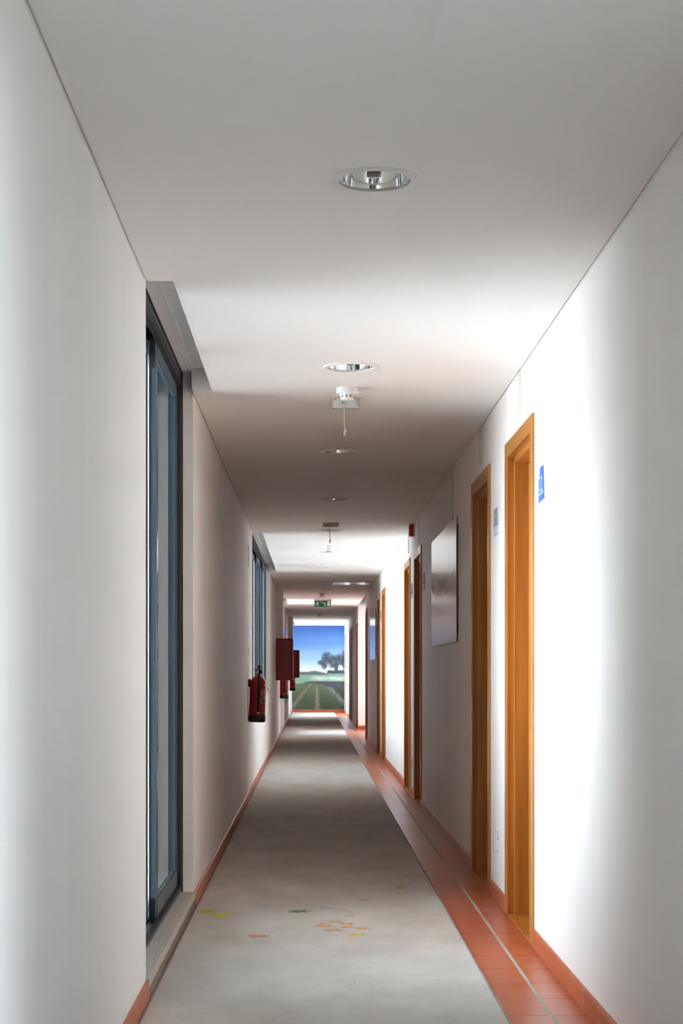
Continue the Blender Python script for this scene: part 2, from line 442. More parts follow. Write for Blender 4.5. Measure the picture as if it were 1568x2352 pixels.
# ------------------------------------------------------------------ doors
def make_door(n, a0, a1, label):
    r = root('door_%d' % n, (XR, (a0 + a1) / 2, 0), label, 'door', kind='structure')
    o0, o1 = a0 + CW, a1 - CW
    xf = XR - 0.012
    b = MB()
    for (p, q) in ((a0, o0 + .002), (o1 - .002, a1)): b.box((xf, p, 0.0), (XR + .004, q, DT + CW), .004)
    b.box((xf + .001, a0 + .001, DT), (XR + .004, a1 - .001, DT + CW), .004)
    b.build('casing', M['wood'], r)
    b = MB()
    b.box((XR - .004, o0 - .018, 0), (0.935, o0, DT + .018), .002); b.box((XR - .004, o1, 0), (0.935, o1 + .018, DT + .018), .002)
    b.box((XR - .004, o0 - .018, DT), (0.935, o1 + .018, DT + .018), .002)
    b.build('jamb', M['wood'], r)
    b = MB()
    b.box((0.933, o0 - .018, 0), (1.039, o0 + .014, DT + .01), .003); b.box((0.933, o1 - .014, 0), (1.039, o1 + .018, DT + .01), .003)
    b.box((0.933, o0 - .018, DT - .028), (1.039, o1 + .018, DT + .018), .003)
    b.build('door_stop', M['wood'], r)
    b = MB(); b.box((0.998, o0 + .016, .008), (1.037, o1 - .016, DT - .03), .002); leaf = b.build('door_leaf', M['wood'], r)
    b = MB(); zz = 1.02; yy = o0 + .07
    b.box((.992, yy - .02, zz - .11), (.999, yy + .02, zz + .11), .003)
    b.tube([(.995, yy, zz), (.972, yy, zz), (.958, yy + .012, zz), (.956, yy + .05, zz), (.956, yy + .12, zz)], .008)
    sub(b, 'door_handle', M['steel'], leaf)
    b = MB(); b.box((XR - .006, o0 + .0, -.004), (1.039, o1, .0035), .001); b.build('threshold', M['wood'], r)
    return r
DL = ['nearest honey wood door on the right, with the blue number sign beside it',
      'second honey wood door on the right, just before the large pale picture',
      'dark-edged wood door on the right just beyond the large pale picture',
      'wood door on the right below the red alarm sounder, fourth from the viewer',
      'wood door on the right just before the bluish picture, nearer of the pair',
      'wood door on the right beside the bluish picture, farther of the pair',
      'narrow-looking dark wood door on the near corner of the side passage',
      'orange-lit wood door on the far corner of the side passage',
      'dark wood door beyond the side passage, nearer of the last pair',
      'dark wood door beyond the side passage, farther of the last pair',
      'last wood door on the right, against the landscape mural']
for i, (a0, a1) in enumerate(DOORS): make_door(i + 1, a0, a1, DL[i])

# ------------------------------------------------------------------ windows
def make_window(n, y0, y1, sh, leaves, label):
    """leaves: list of (ya, yb, x of its inner face)"""
    r = root('window_%d' % n, (XL, (y0 + y1) / 2, sh), label, 'window', kind='structure')
    ZT = 2.545
    fi, fo = -0.622, -0.745
    b = MB()
    b.box((fo, y0, sh), (fi, y0 + .028, ZT), .002); b.box((fo, y1 - .028, sh), (fi, y1, ZT), .002)
    b.box((fo, y0, ZT - .03), (fi, y1, ZT), .002); b.box((fo, y0, sh), (fi, y1, sh + .022), .002)
    fr = b.build('window_frame', M['frame'], r)
    b = MB()
    for x in (-.628, -.664, -.70):
        b.box((x - .010, y0 + .02, ZT - .075), (x - .003, y1 - .02, ZT - .028)); b.box((x - .008, y0 + .02, sh + .018), (x - .003, y1 - .02, sh + .038))
    b.box((-.640, y0 + .01, ZT - .066), (fi + .002, y1 - .01, ZT - .026)); b.box((-.634, y0 + .01, sh + .018), (fi + .002, y1 - .01, sh + .036))
    b.box((-.634, y1 - .036, sh + .02), (fi + .002, y1 - .005, ZT - .03))
    sub(b, 'track', M['gasket'], fr)
    b = MB()
    b.box((fi - .004, y1 - .006, sh), (fi + .009, y1 + .001, ZT)); b.box((fi - .004, y0 - .001, sh), (fi + .009, y0 + .006, ZT)); b.box((fi - .004, y0, ZT - .005), (fi + .008, y1, ZT + .001))
    sub(b, 'sealant', M['mastic'], fr)
    for (a, c, xi) in leaves:
        z0, z1 = sh + .03, ZT - .05
        xo = xi - .030; w = .055
        b = MB()
        b.box((xo, a, z0), (xi, a + w, z1 - .02), .002); b.box((xo, c - w, z0), (xi, c, z1), .002)
        b.box((xo, a + .01, z1 - .075), (xi, c - .01, z1), .002); b.box((xo, a + .01, z0), (xi, c - .01, z0 + .08), .002)
        s = b.build('sash', M['frame'], r)
        xm = (xi + xo) / 2
        b = MB(); b.box((xm - .003, a + w - .008, z0 + .072), (xm + .003, c - w + .008, z1 - .067)); sub(b, 'pane', M['glass'], s)
        b = MB()
        for (p, q, u, v) in ((a + w - .002, a + w + .006, z0 + .078, z1 - .073), (c - w - .006, c - w + .002, z0 + .078, z1 - .073)): b.box((xi - .008, p, u), (xi - .001, q, v))
        b.box((xi - .008, a + w, z1 - .079), (xi - .001, c - w, z1 - .073)); b.box((xi - .008, a + w, z0 + .078), (xi - .001, c - w, z0 + .084))
        b.box((xo + .004, a - .004, z0 - .01), (xi - .004, a + .002, z0 + .09)); b.box((xo + .004, a - .004, z1 - .13), (xi - .004, a + .002, z1))
        b.box((xo + .002, a - .003, z0), (xo + .008, a + .001, z1))
        sub(b, 'seal', M['gasket'], s)
    b = MB()
    if sh < .5:
        b.box((XO - .02, y0 - .0, sh - .032), (-.553, y1 + .0, sh), .003)
        b.build('sill', M['stone'], r)
        b = MB(); b.box((-.60, y0 + .0, 0), (-.558, y1, sh - .033)); b.build('riser', M['dirtystone'], r)
    else:
        b.box((XO - .02, y0 - .0, sh - .030), (-.545, y1 + .04, sh), .004)
        b.build('sill', M['stone'], r)
    return r
WL = ['wide window behind the viewer on the left wall', 'full-height blue-grey sliding glass door nearest on the left, over a stone sill',
      'wide blue-grey window on the left behind the nearest fire extinguisher', 'full-height glazed bay on the left beyond the first hose cabinet',
      'last full-height glazed bay on the left, next to the mural']
LV = [[(-5.97, -3.6, -.672), (-3.65, -0.7, -.636), (-0.75, 2.57, -.672)],
      [(5.95, 7.16, -.672), (7.10, 8.242, -.636)],
      [(16.45, 18.3, -.672), (18.25, 20.1, -.672), (20.02, 21.45, -.636), (21.36, 22.82, -.604)],
      [(31.23, 32.5, -.672), (32.45, 33.72, -.636)], [(44.43, 46.4, -.672), (46.3, 48.27, -.636)]]
for i, (a0, a1, sh) in enumerate(BAYS): make_window(i + 1, a0, a1, sh, LV[i], WL[i])
r = root('window_6', (XR, -.6, .3), 'wide window behind the viewer on the right wall', 'window', kind='structure')  # unseen window, added to throw sky light onto the left wall
b = MB(); x_ = 1.10
for (p, q) in ((-3.6, -3.55), (-.63, -.57), (2.35, 2.4)): b.box((x_, p, .3), (x_ + .05, q, 2.36), .003)
b.box((x_, -3.6, .3), (x_ + .05, 2.4, .35), .003); b.box((x_, -3.6, 2.31), (x_ + .05, 2.4, 2.36), .003); fr = b.build('window_frame', M['frame'], r)
for (p, q) in ((-3.56, -.62), (-.58, 2.36)):
    b = MB(); b.box((x_ + .022, p, .34), (x_ + .028, q, 2.32)); sub(b, 'pane', M['glass'], fr)
b = MB(); b.box((XR - .015, -3.6, .275), (1.22, 2.4, .3), .003); b.build('sill', M['stone'], r)
# cracked edge where the nearest cove meets the lintel
b = MB(); b.box((-.5675, 5.93, 2.5455), (-.560, 8.2, 2.5525), .001); tag(b.build('trim_2', M['strip']), 'thin raised joint line inside the nearest ceiling slot', 'trim', kind='structure')

# ------------------------------------------------------------------ carpet
r = root('carpet_runner', (0, 20, 0), 'long worn grey carpet runner down the corridor', 'carpet')
b = MB(); b.box((-.546, 4.7, 0.0005), (.626, Y1 - .04, .007), .002); b.build('pile', M['carpet'], r)
b = MB()
N = 900; pts = []
for i in range(N + 1):
    y = 4.7 + (Y1 - .04 - 4.7) * (i / N) ** 1.6
    pts.append((.629 + random.uniform(-.0022, .0022), y, .0042))
b.tube(pts, [random.uniform(.0036, .0052) for _ in pts], 6)
b.box((-.553, 4.7, .0005), (-.546, Y1 - .04, .005), .001)
b.build('binding', M['binding'], r)

b = MB(); b.box((XL + .015, -6, .0005), (XR - .015, 4.66, .008), .002); tag(b.build('floor', M['matting']), 'dark grey barrier matting at the entrance end of the corridor', 'matting', kind='structure')  # unseen dark floor, added so less light bounces up to the ceiling
# coloured leaves stuck to the carpet
def leaf(x0, x1, yn, yf, col, label, rot=0.0, lobes=5, group=None):
    m = simple('leaf_colour', s2l(col), 0.9, var=0.22, nscale=60)
    cx, cy = (x0 + x1) / 2, (yn + yf) / 2; a, c = (x1 - x0) / 2, (yf - yn) / 2
    pts = []; K = lobes * 2 + 2
    for i in range(K * 2):
        an = 2 * PI * i / (K * 2) + rot
        rad = (1.12 if i % 4 == 0 else 0.8 if i % 2 == 0 else 0.34) * random.uniform(.85, 1.12)
        pts.append((cx + a * rad * math.cos(an), cy + c * rad * math.sin(an), .0068))
    b = MB(); b.prism(pts, (0, 0, .0014))
    b.box((cx + a * .2, cy - .002, .0068), (cx + a * 1.15, cy + .001, .0078))
    o = b.build('leaf_sticker', m, None, origin=(cx, cy, .0068))
    tag(o, label, 'leaf sticker', group); return o
def at(px0, px1, py, hpx):
    """photo columns/row on the floor plane turned into x and y extents once, at build time"""
    d = 4000 * EYE / (py - 1545); h = hpx * d * d / 4480
    return ((px0 - 716.5) * d / 4000, (px1 - 716.5) * d / 4000, d - h / 2, d + h / 2)
G = 'coloured leaves on the carpet'
leaf(*at(455, 497, 2097, 11), (178, 185, 40), 'yellow-green leaf on the carpet by the left skirting, upper half of the large pair', .3, 5, G)
leaf(*at(474, 535, 2106, 17), (190, 200, 60), 'bright yellow-green leaf on the carpet by the left skirting, lower half of the large pair', 1.1, 6, G)
leaf(*at(660, 712, 2097, 10), (98, 128, 88), 'dark green star-shaped leaf on the carpet, middle of the corridor', .1, 6, G)
leaf(*at(569, 617, 2154, 8), (190, 130, 105), 'lone reddish leaf on the carpet, nearest to the viewer', .2, 4, G)
OR = [(731, 756, 2125.5, 6, 'orange leaf at the back left of the cluster on the carpet'), (755, 785, 2121.5, 6, 'orange leaf at the very back of the cluster on the carpet'),
      (778, 815, 2125.5, 6, 'orange leaf at the back right of the cluster on the carpet'), (721, 770, 2131, 7, 'orange leaf at the far left of the cluster on the carpet'),
      (782, 810, 2132.7, 5.5, 'orange leaf in the centre right of the cluster on the carpet'), (740, 787, 2140.5, 8, 'orange leaf at the front of the cluster on the carpet'),
      (812, 851, 2136, 7, 'separate orange leaf just right of the cluster on the carpet')]
for i, (p, q, y, h, lab) in enumerate(OR): leaf(*at(p, q, y, h), (203, 155, 105), lab, i * .37, 4 + i % 3, G)
leaf(*at(797, 843, 2149.5, 7), (205, 190, 100), 'yellow leaf just in front of the orange leaves on the carpet', .5, 4, G)
leaf(*at(822, 850, 2070, 5), (190, 160, 70), 'small yellow leaf behind the orange leaves at the shadow edge', .4, 4, G)
leaf(*at(905, 934, 2043, 4), (150, 140, 50), 'faint yellow-green leaf near the right carpet edge in the shade', .9, 4, G)
leaf(*at(817, 829, 2101, 4), (190, 192, 175), 'tiny pale fleck of leaf on the carpet behind the orange cluster', .9, 3, G)

# ------------------------------------------------------------------ downlights
def make_light(y):
    r = root('ceiling_light', (LX, y, ZC), group='recessed round downlights along the ceiling', cat='ceiling light')
    b = MB(); b.lathe([(0.0975, .003), (0.0975, -.0035), (.0995, -.0055), (.1175, -.0055), (.1205, -.003), (.1205, .0), (.103, .0)], (LX, y, ZC), 72, close=True, smooth=False); b.build('trim_ring', M['white'], r)
    b = MB(); n = 8; prof = [(0.0976 - .045 * (i / n) ** 1.7, .003 + .096 * i / n) for i in range(n + 1)]
    b.lathe(prof[:-1] + [(prof[-1][0], .0985)], (LX, y, ZC), 64, caps=False); b.lathe([(prof[-1][0], .0984), (0, .0984)], (LX, y, ZC), 64, smooth=False, caps=False); rf = b.build('reflector', M['chrome'], r)
    b = MB(); b.box((LX - .020, y - .016, ZC + .012), (LX + .016, y + .020, ZC + .098), .004); b.build('lamp_holder', M['darkgrey'], r)  # holder shaped as a dark block standing in for the chrome's dark reflection
    b = MB()
    for s in (-.014, .014): b.tube([(LX + s, y - .03, ZC + .034), (LX + s, y + .035, ZC + .022)], .006)
    b.box((LX - .02, y + .030, ZC + .016), (LX + .02, y + .038, ZC + .028), .002)
    b.build('lamp_tube', M['glow_tube'], r)
    return r
LLAB = ['round recessed downlight nearest the viewer, large with a chrome inside', 'second round downlight, bright, just before the nearest smoke detector',
        'third round downlight, just beyond the cord hanging from the first emergency lamp', 'fourth round downlight, alone on the dark ceiling stretch beyond the first joint',
        'round downlight hidden half behind the farther hanging cord', 'round downlight just under the second smoke detector in the view', 'thin round downlight alone on the bright ceiling over the wide window',
        'pale round downlight just before the shiny access panel', 'dark-rimmed round downlight just beyond the shiny access panel', 'round downlight just under the third smoke detector, above the exit sign', None,
        'pale round downlight seen just below the exit sign', 'dark round downlight just above the farthest smoke detector', 'round downlight just beneath the farthest smoke detector',
        'faint round downlight on the bright ceiling just before the mural', 'farthest round downlight, tight above the landscape mural']
proto = make_light(LY[0]); proto['label'] = LLAB[0]
for i, y in enumerate(LY[1:], 1):
    if i == 10: continue
    c = copy_tree(proto, None, (LX, y, ZC)); c['label'] = LLAB[i]

# smoke detectors
def make_detector(y):
    r = root('smoke_detector', (.162, y, ZC), cat='smoke detector', group='smoke detectors on the ceiling')
    c = (.162, y, ZC)
    b = MB(); b.lathe([(0, 0), (.0505, 0), (.0505, -.024), (.048, -.028), (0, -.028)], c, 40, smooth=False); b.build('base', M['white'], r)
    b = MB(); b.lathe([(0, -.027), (.036, -.027), (.034, -.036), (.031, -.046), (.030, -.054), (.024, -.058), (0, -.059)], c, 32, smooth=False); h = b.build('sensor_head', M['white'], r)
    b = MB()
    for k in range(10):
        a = 2 * PI * k / 10 + .2; ca, sa = math.cos(a), math.sin(a); R0 = .0345
        P = [(R0, -.030), (R0 - .001, -.045)]
        q = [(c[0] + rr * ca - s * .0022 * sa, c[1] + rr * sa + s * .0022 * ca, c[2] + z) for (rr, z), s in ((P[0], -1), (P[0], 1), (P[1], 1), (P[1], -1))]
        b.prism(q, (-.004 * ca, -.004 * sa, 0))
    sub(b, 'vent_slot', M['darkgrey'], h)
    return r
DET = [8.08, 18.08, 28.8, 39.1]
DLAB = ['white smoke detector nearest the viewer, right before the first emergency lamp', 'white smoke detector on the bright ceiling over the wide window', 'grey-looking smoke detector directly above the exit sign', 'farthest smoke detector, below the exit sign in the view']
p = make_detector(DET[0]); p['label'] = DLAB[0]
for y, l in zip(DET[1:], DLAB[1:]): copy_tree(p, None, (.162, y, ZC))['label'] = l

# emergency lamps with a dangling cord
def make_tray(a0, a1):
    xc = LX; r = root('emergency_lamp', (xc, (a0 + a1) / 2, ZC), cat='emergency lamp', group='rectangular emergency lamps with hanging cords')
    b = MB(); w = .077; t_ = .012; z0, z1 = ZC - .007, ZC + .0003
    b.box((xc - w, a0, z0), (xc + w, a0 + t_ * 2.2, z1), .002); b.box((xc - w, a1 - t_, z0), (xc + w, a1, z1), .002)
    b.box((xc - w, a0, z0), (xc - w + t_, a1, z1), .002); b.box((xc + w - t_, a0, z0), (xc + w, a1, z1), .002); b.build('frame', M['cream'], r)
    b = MB(); w2, h = .0655, .075; A = [(xc - w2, a0 + .022, ZC), (xc + w2, a0 + .022, ZC), (xc + w2, a1 - .012, ZC), (xc - w2, a1 - .012, ZC)]
    B = [(xc - .03, a0 + .06, ZC + h), (xc + .03, a0 + .06, ZC + h), (xc + .03, a1 - .05, ZC + h), (xc - .03, a1 - .05, ZC + h)]
    va = [b.bm.verts.new(p_) for p_ in A]; vb = [b.bm.verts.new(p_) for p_ in B]; vc = [b.bm.verts.new((p_[0], p_[1], p_[2] + .004)) for p_ in B]
    for i in range(4): b.bm.faces.new((va[i], va[(i + 1) % 4], vb[(i + 1) % 4], vb[i]))
    b.bm.faces.new(vb); b.build('reflector', M['chrome'], r)
    b = MB(); b.box((xc - .012, (a0 + a1) / 2 - .03, ZC + .02), (xc + .012, (a0 + a1) / 2 + .03, ZC + .075), .004); b.build('lamp_holder', M['darkgrey'], r)
    b = MB(); yc = (a0 + a1) / 2; x = xc - .008
    b.tube([(x, yc, ZC + .03), (x - .001, yc, ZC - .02), (x - .0045, yc, ZC - .06), (x - .003, yc, ZC - .085), (x - .0025, yc, ZC - .118), (x - .001, yc, ZC - .135)], .0022, 8)
    b.tube([(x + .002, yc, ZC + .03), (x + .001, yc, ZC - .03), (x - .001, yc, ZC - .07), (x + .000, yc, ZC - .1), (x + .001, yc, ZC - .135)], .0016, 8)
    cd = b.build('cord', M['cream'], r)
    b = MB(); b.tube([(x + .006, yc, ZC - .133), (x - .003, yc, ZC - .168)], .0032, 8); b.tube([(x + .001, yc, ZC - .134), (x - .006, yc, ZC - .160)], .0022, 8); sub(b, 'connector', M['cream'], cd)
    return r
p = make_tray(*TRAYS[0]); p['label'] = 'nearer rectangular emergency lamp in the ceiling, with a loose cord hanging down'
copy_tree(p, None, (LX, sum(TRAYS[1]) / 2, ZC))['label'] = 'farther rectangular emergency lamp in the ceiling, with a cord hanging before the bright window stretch'

# shiny access panel
r = root('access_panel', (.59, 25.7, ZC), 'shiny rectangular access panel in the ceiling near the right wall', 'access panel')
b = MB(); b.box((.31, 25.35, ZC - .006), (.86, 26.05, ZC + .012), .002); b.build('panel', M['access'], r)
for x in (.30, .865):
    b = MB(); b.box((x - .006, 25.3, ZC - .016), (x + .004, 25.38, ZC), .001); b.build('clip', M['darkgrey'], r)

# ------------------------------------------------------------------ exit sign
r = root('exit_sign', (.19, 31.3, ZC), 'green emergency exit sign with running figure and stairs, hanging from the ceiling', 'exit sign')
yy = 31.25; x0, x1, z0, z1 = .045, .335, 2.298, 2.412
b = MB(); b.box((.028, yy - .03, ZC - .026), (.352, yy + .05, ZC), .005); b.build('housing', M['white'], r)
b = MB(); b.box((x0 - .006, yy - .002, z0 - .005), (x1 + .006, yy + .016, ZC - .024), .002); b.build('rim', M['white'], r)
b = MB(); b.box((x0, yy - .006, z0), (x1, yy - .001, z1), .001); b.build('panel', M['green'], r)
W_, H_ = x1 - x0, z1 - z0
mp = lambda u, v: (x0 + u / 1040 * W_, yy - .0062, z1 - v / 400 * H_)     # u 0..1040, v 0..400
b = MB(); d = (0, -.0012, 0)
hd = [(235 + 35 * math.cos(a * PI / 6), 75 + 35 * math.sin(a * PI / 6)) for a in range(12)]; b.prism([mp(*q) for q in hd], d)
for pts, w in (([(195, 120), (150, 235)], 72), ([(165, 110), (105, 125), (85, 190)], 30), ([(210, 130), (240, 185), (300, 180)], 30), ([(150, 225), (120, 300), (60, 310)], 40), ([(170, 225), (225, 270), (235, 370)], 40)):
    b.stroke(pts, w, mp, d)
b.build('running_figure', M['pict'], r)
b = MB(); b.stroke([(340, 40), (420, 40), (420, 110), (510, 110), (510, 180), (590, 180), (590, 260), (670, 260), (670, 335), (750, 335)], 26, mp, d)
b.stroke([(560, 70), (700, 190)], 34, mp, d); b.prism([mp(640, 190), mp(720, 110), mp(740, 225)], d); b.build('stairs_and_arrow', M['pict'], r)
b = MB(); b.prism([mp(815, 20), mp(985, 20), mp(985, 345), mp(815, 345)], d); b.build('doorway', M['pict'], r)

# ------------------------------------------------------------------ red alarm sounder
r = root('alarm_sounder', (XR, 15.45, 2.38), 'red alarm sounder high on the right wall under the ceiling', 'alarm')
b = MB(); b.box((XR - .012, 15.38, 2.322), (XR + .001, 15.51, 2.441), .003); b.build('back_plate', M['white'], r)
b = MB(); b.box((XR - .052, 15.385, 2.328), (XR - .010, 15.505, 2.432), .01, 3); cv = b.build('cover', M['alarm'], r)
b = MB()
for k in range(5): b.box((XR - .0535, 15.41, 2.35 + k * .014), (XR - .0515, 15.48, 2.355 + k * .014))
sub(b, 'grille', M['black'], cv)

# ------------------------------------------------------------------ text
def text_mesh(s, size):
    cu = bpy.data.curves.new('txt', 'FONT'); cu.body = s; cu.size = size; cu.extrude = 0; cu.align_x = 'CENTER'; cu.align_y = 'CENTER'
    o = bpy.data.objects.new('txt', cu); COL.objects.link(o)
    dg = bpy.context.evaluated_depsgraph_get(); dg.update()
    me = bpy.data.meshes.new_from_object(o.evaluated_get(dg)); bpy.data.objects.remove(o); bpy.data.curves.remove(cu)
    bm = bmesh.new(); bm.from_mesh(me); bpy.data.meshes.remove(me)
    bmesh.ops.triangulate(bm, faces=bm.faces)
    return bm

# ------------------------------------------------------------------ door number signs
def make_sign(yn, yf, kind, label, z0=1.797, z1=1.932):
    r = root('room_sign', (XR, (yn + yf) / 2, z0), label, 'room sign', 'room signs beside the doors')
    b = MB(); b.box((XR - .004, yn, z0), (XR, yf, z1), .0015); b.build('holder', M['plate'], r)
    x = XR - .0045
    if kind == 'blue':
        b = MB(); b.prism([(x, yn + .035, z0 + .003), (x, yf, z0 - .003), (x, yf + .002, z0 + .08), (x, yf - .045, z1), (x, yn + .062, z1 + .001), (x, yn + .045, z0 + .07)], (-.003, 0, 0)); cd = b.build('card', M['blue'], r)
        bm = text_mesh('22', .118)
        for v in bm.verts:
            u, w = v.co.x, v.co.y
            v.co = Vector((x - .0035, (yn + yf) / 2 + .018 - u * .80, z0 + .066 + w * .75))
        ex = bmesh.ops.extrude_face_region(bm, geom=bm.faces[:])
        bmesh.ops.translate(bm, vec=(-.0006, 0, 0), verts=[e for e in ex['geom'] if isinstance(e, bmesh.types.BMVert)])
        b = MB(); b.bm.free(); b.bm = bm
        b.prism([(x - .0032, yn + .040, z0 + .036), (x - .0032, yf - .002, z0 + .030), (x - .0032, yf - .002, z0 + .023), (x - .0032, yn + .040, z0 + .028)], (-.0008, 0, 0))
        sub(b, 'number', M['numeral'], cd)
    else:
        b = MB(); b.box((x - .002, yn + .03, z0 + .055), (x, yf - .005, z1 - .003)); cd = b.build('card', M['greycard'], r)
        b = MB(); b.box((x - .0022, yn + .015, z0 + .006), (x, yf - .004, z0 + .046)); b.build('caption', M['palecard'], r)
        b = MB(); b.box((x - .003, yn + .03, z0 + .047), (x, yf - .006, z0 + .056)); b.build('strip', M['blue'] if kind == 'line' else M['darkgrey'], r)
    return r
make_sign(6.76, 6.945, 'blue', 'blue room number sign reading 22, nearest on the right wall')
make_sign(8.50, 8.67, 'line', 'grey and pale room sign between the two nearest doors')
make_sign(14.02, 14.22, 'dark', 'grey room sign just beyond the large pale picture')
make_sign(15.74, 15.93, 'dark', 'grey room sign beside the door under the red alarm')
make_sign(21.15, 21.35, 'dark', 'pale room sign beside the nearer door of the pair before the bluish picture')
make_sign(22.85, 23.05, 'dark', 'pale room sign between the two doors before the bluish picture')
make_sign(28.1, 28.3, 'dark', 'small room sign just beyond the bluish picture')
make_sign(38.98, 39.18, 'dark', 'small room sign beyond the side passage, farthest one')

# cable covers above the doors
CCL = ['cream cable cover strip above the nearest door', 'cream cable cover strip above the second door', 'cream cable cover strip above the large pale picture',
       'pale cable cover strip above the third door, beside the red alarm', 'pale cable cover strip just left of the red alarm, above the fourth door', 'faint cable cover strip above the fifth door', 'faint cable cover strip above the sixth door']
for y, l in zip((7.63, 9.38, 11.28, 14.86, 16.42, 22.03, 23.75), CCL):
    zb = 2.10 if abs(y - 11.28) < .1 else 2.243
    r = root('cable_cover', (XR, y, zb), l, 'cable cover', 'cable covers above the doors')
    b = MB(); b.box((XR - .006, y - .05, zb), (XR + .001, y + .05, ZC - .004), .002); b.build('channel', M['strip'], r)
    b = MB(); b.box((XR - .0085, y - .042, zb + .004), (XR - .005, y + .042, ZC - .008), .001); b.build('lid', M['strip'], r)

# socket patches
def patch(y, z, s, label):
    b = MB(); pts = []
    for i in range(28):
        a = 2 * PI * i / 28; rr = s * (1 + random.uniform(-.13, .13)); pts.append((XR - .001, y + rr * math.cos(a), z + rr * math.sin(a)))
    b.tube(pts, [s * random.uniform(.07, .17) for _ in pts], 6, closed=True)
    b.box((XR - .0025, y - s * .7, z - s * .7), (XR, y + s * .7, z + s * .7), .001)
    tag(b.build('socket_cover', M['filler'], None, origin=(XR, y, z)), label, 'socket cover')
patch(8.56, .30, .052, 'round blank socket patched with rough filler low between the two nearest doors')
patch(15.85, .30, .045, 'small blank socket low between the third and fourth doors')

# signs seen edge-on on the left wall
def wall_sign(name, y0, y1, z0, z1, label, cat='sign'):
    r = root(name, (XL, (y0 + y1) / 2, z0), label, cat)
    b = MB(); b.box((XL, y0, z0), (XL + .004, y1, z1), .001); b.build('plate', M['white'], r)
    b = MB(); b.box((XL + .004, y0 + .008, z0 + .008), (XL + .0045, y1 - .008, z1 - .008)); b.build('face', M['signred'], r)
wall_sign('safety_sign', 15.35, 15.55, 2.06, 2.26, 'thin safety sign high above the nearest fire extinguisher, seen edge-on')
wall_sign('safety_sign', 15.42, 15.54, 1.28, 1.35, 'small plate on the left wall just above the nearest fire extinguisher')
wall_sign('safety_sign', 26.9, 27.1, 2.02, 2.21, 'safety sign above the nearer hose cabinet, seen edge-on')

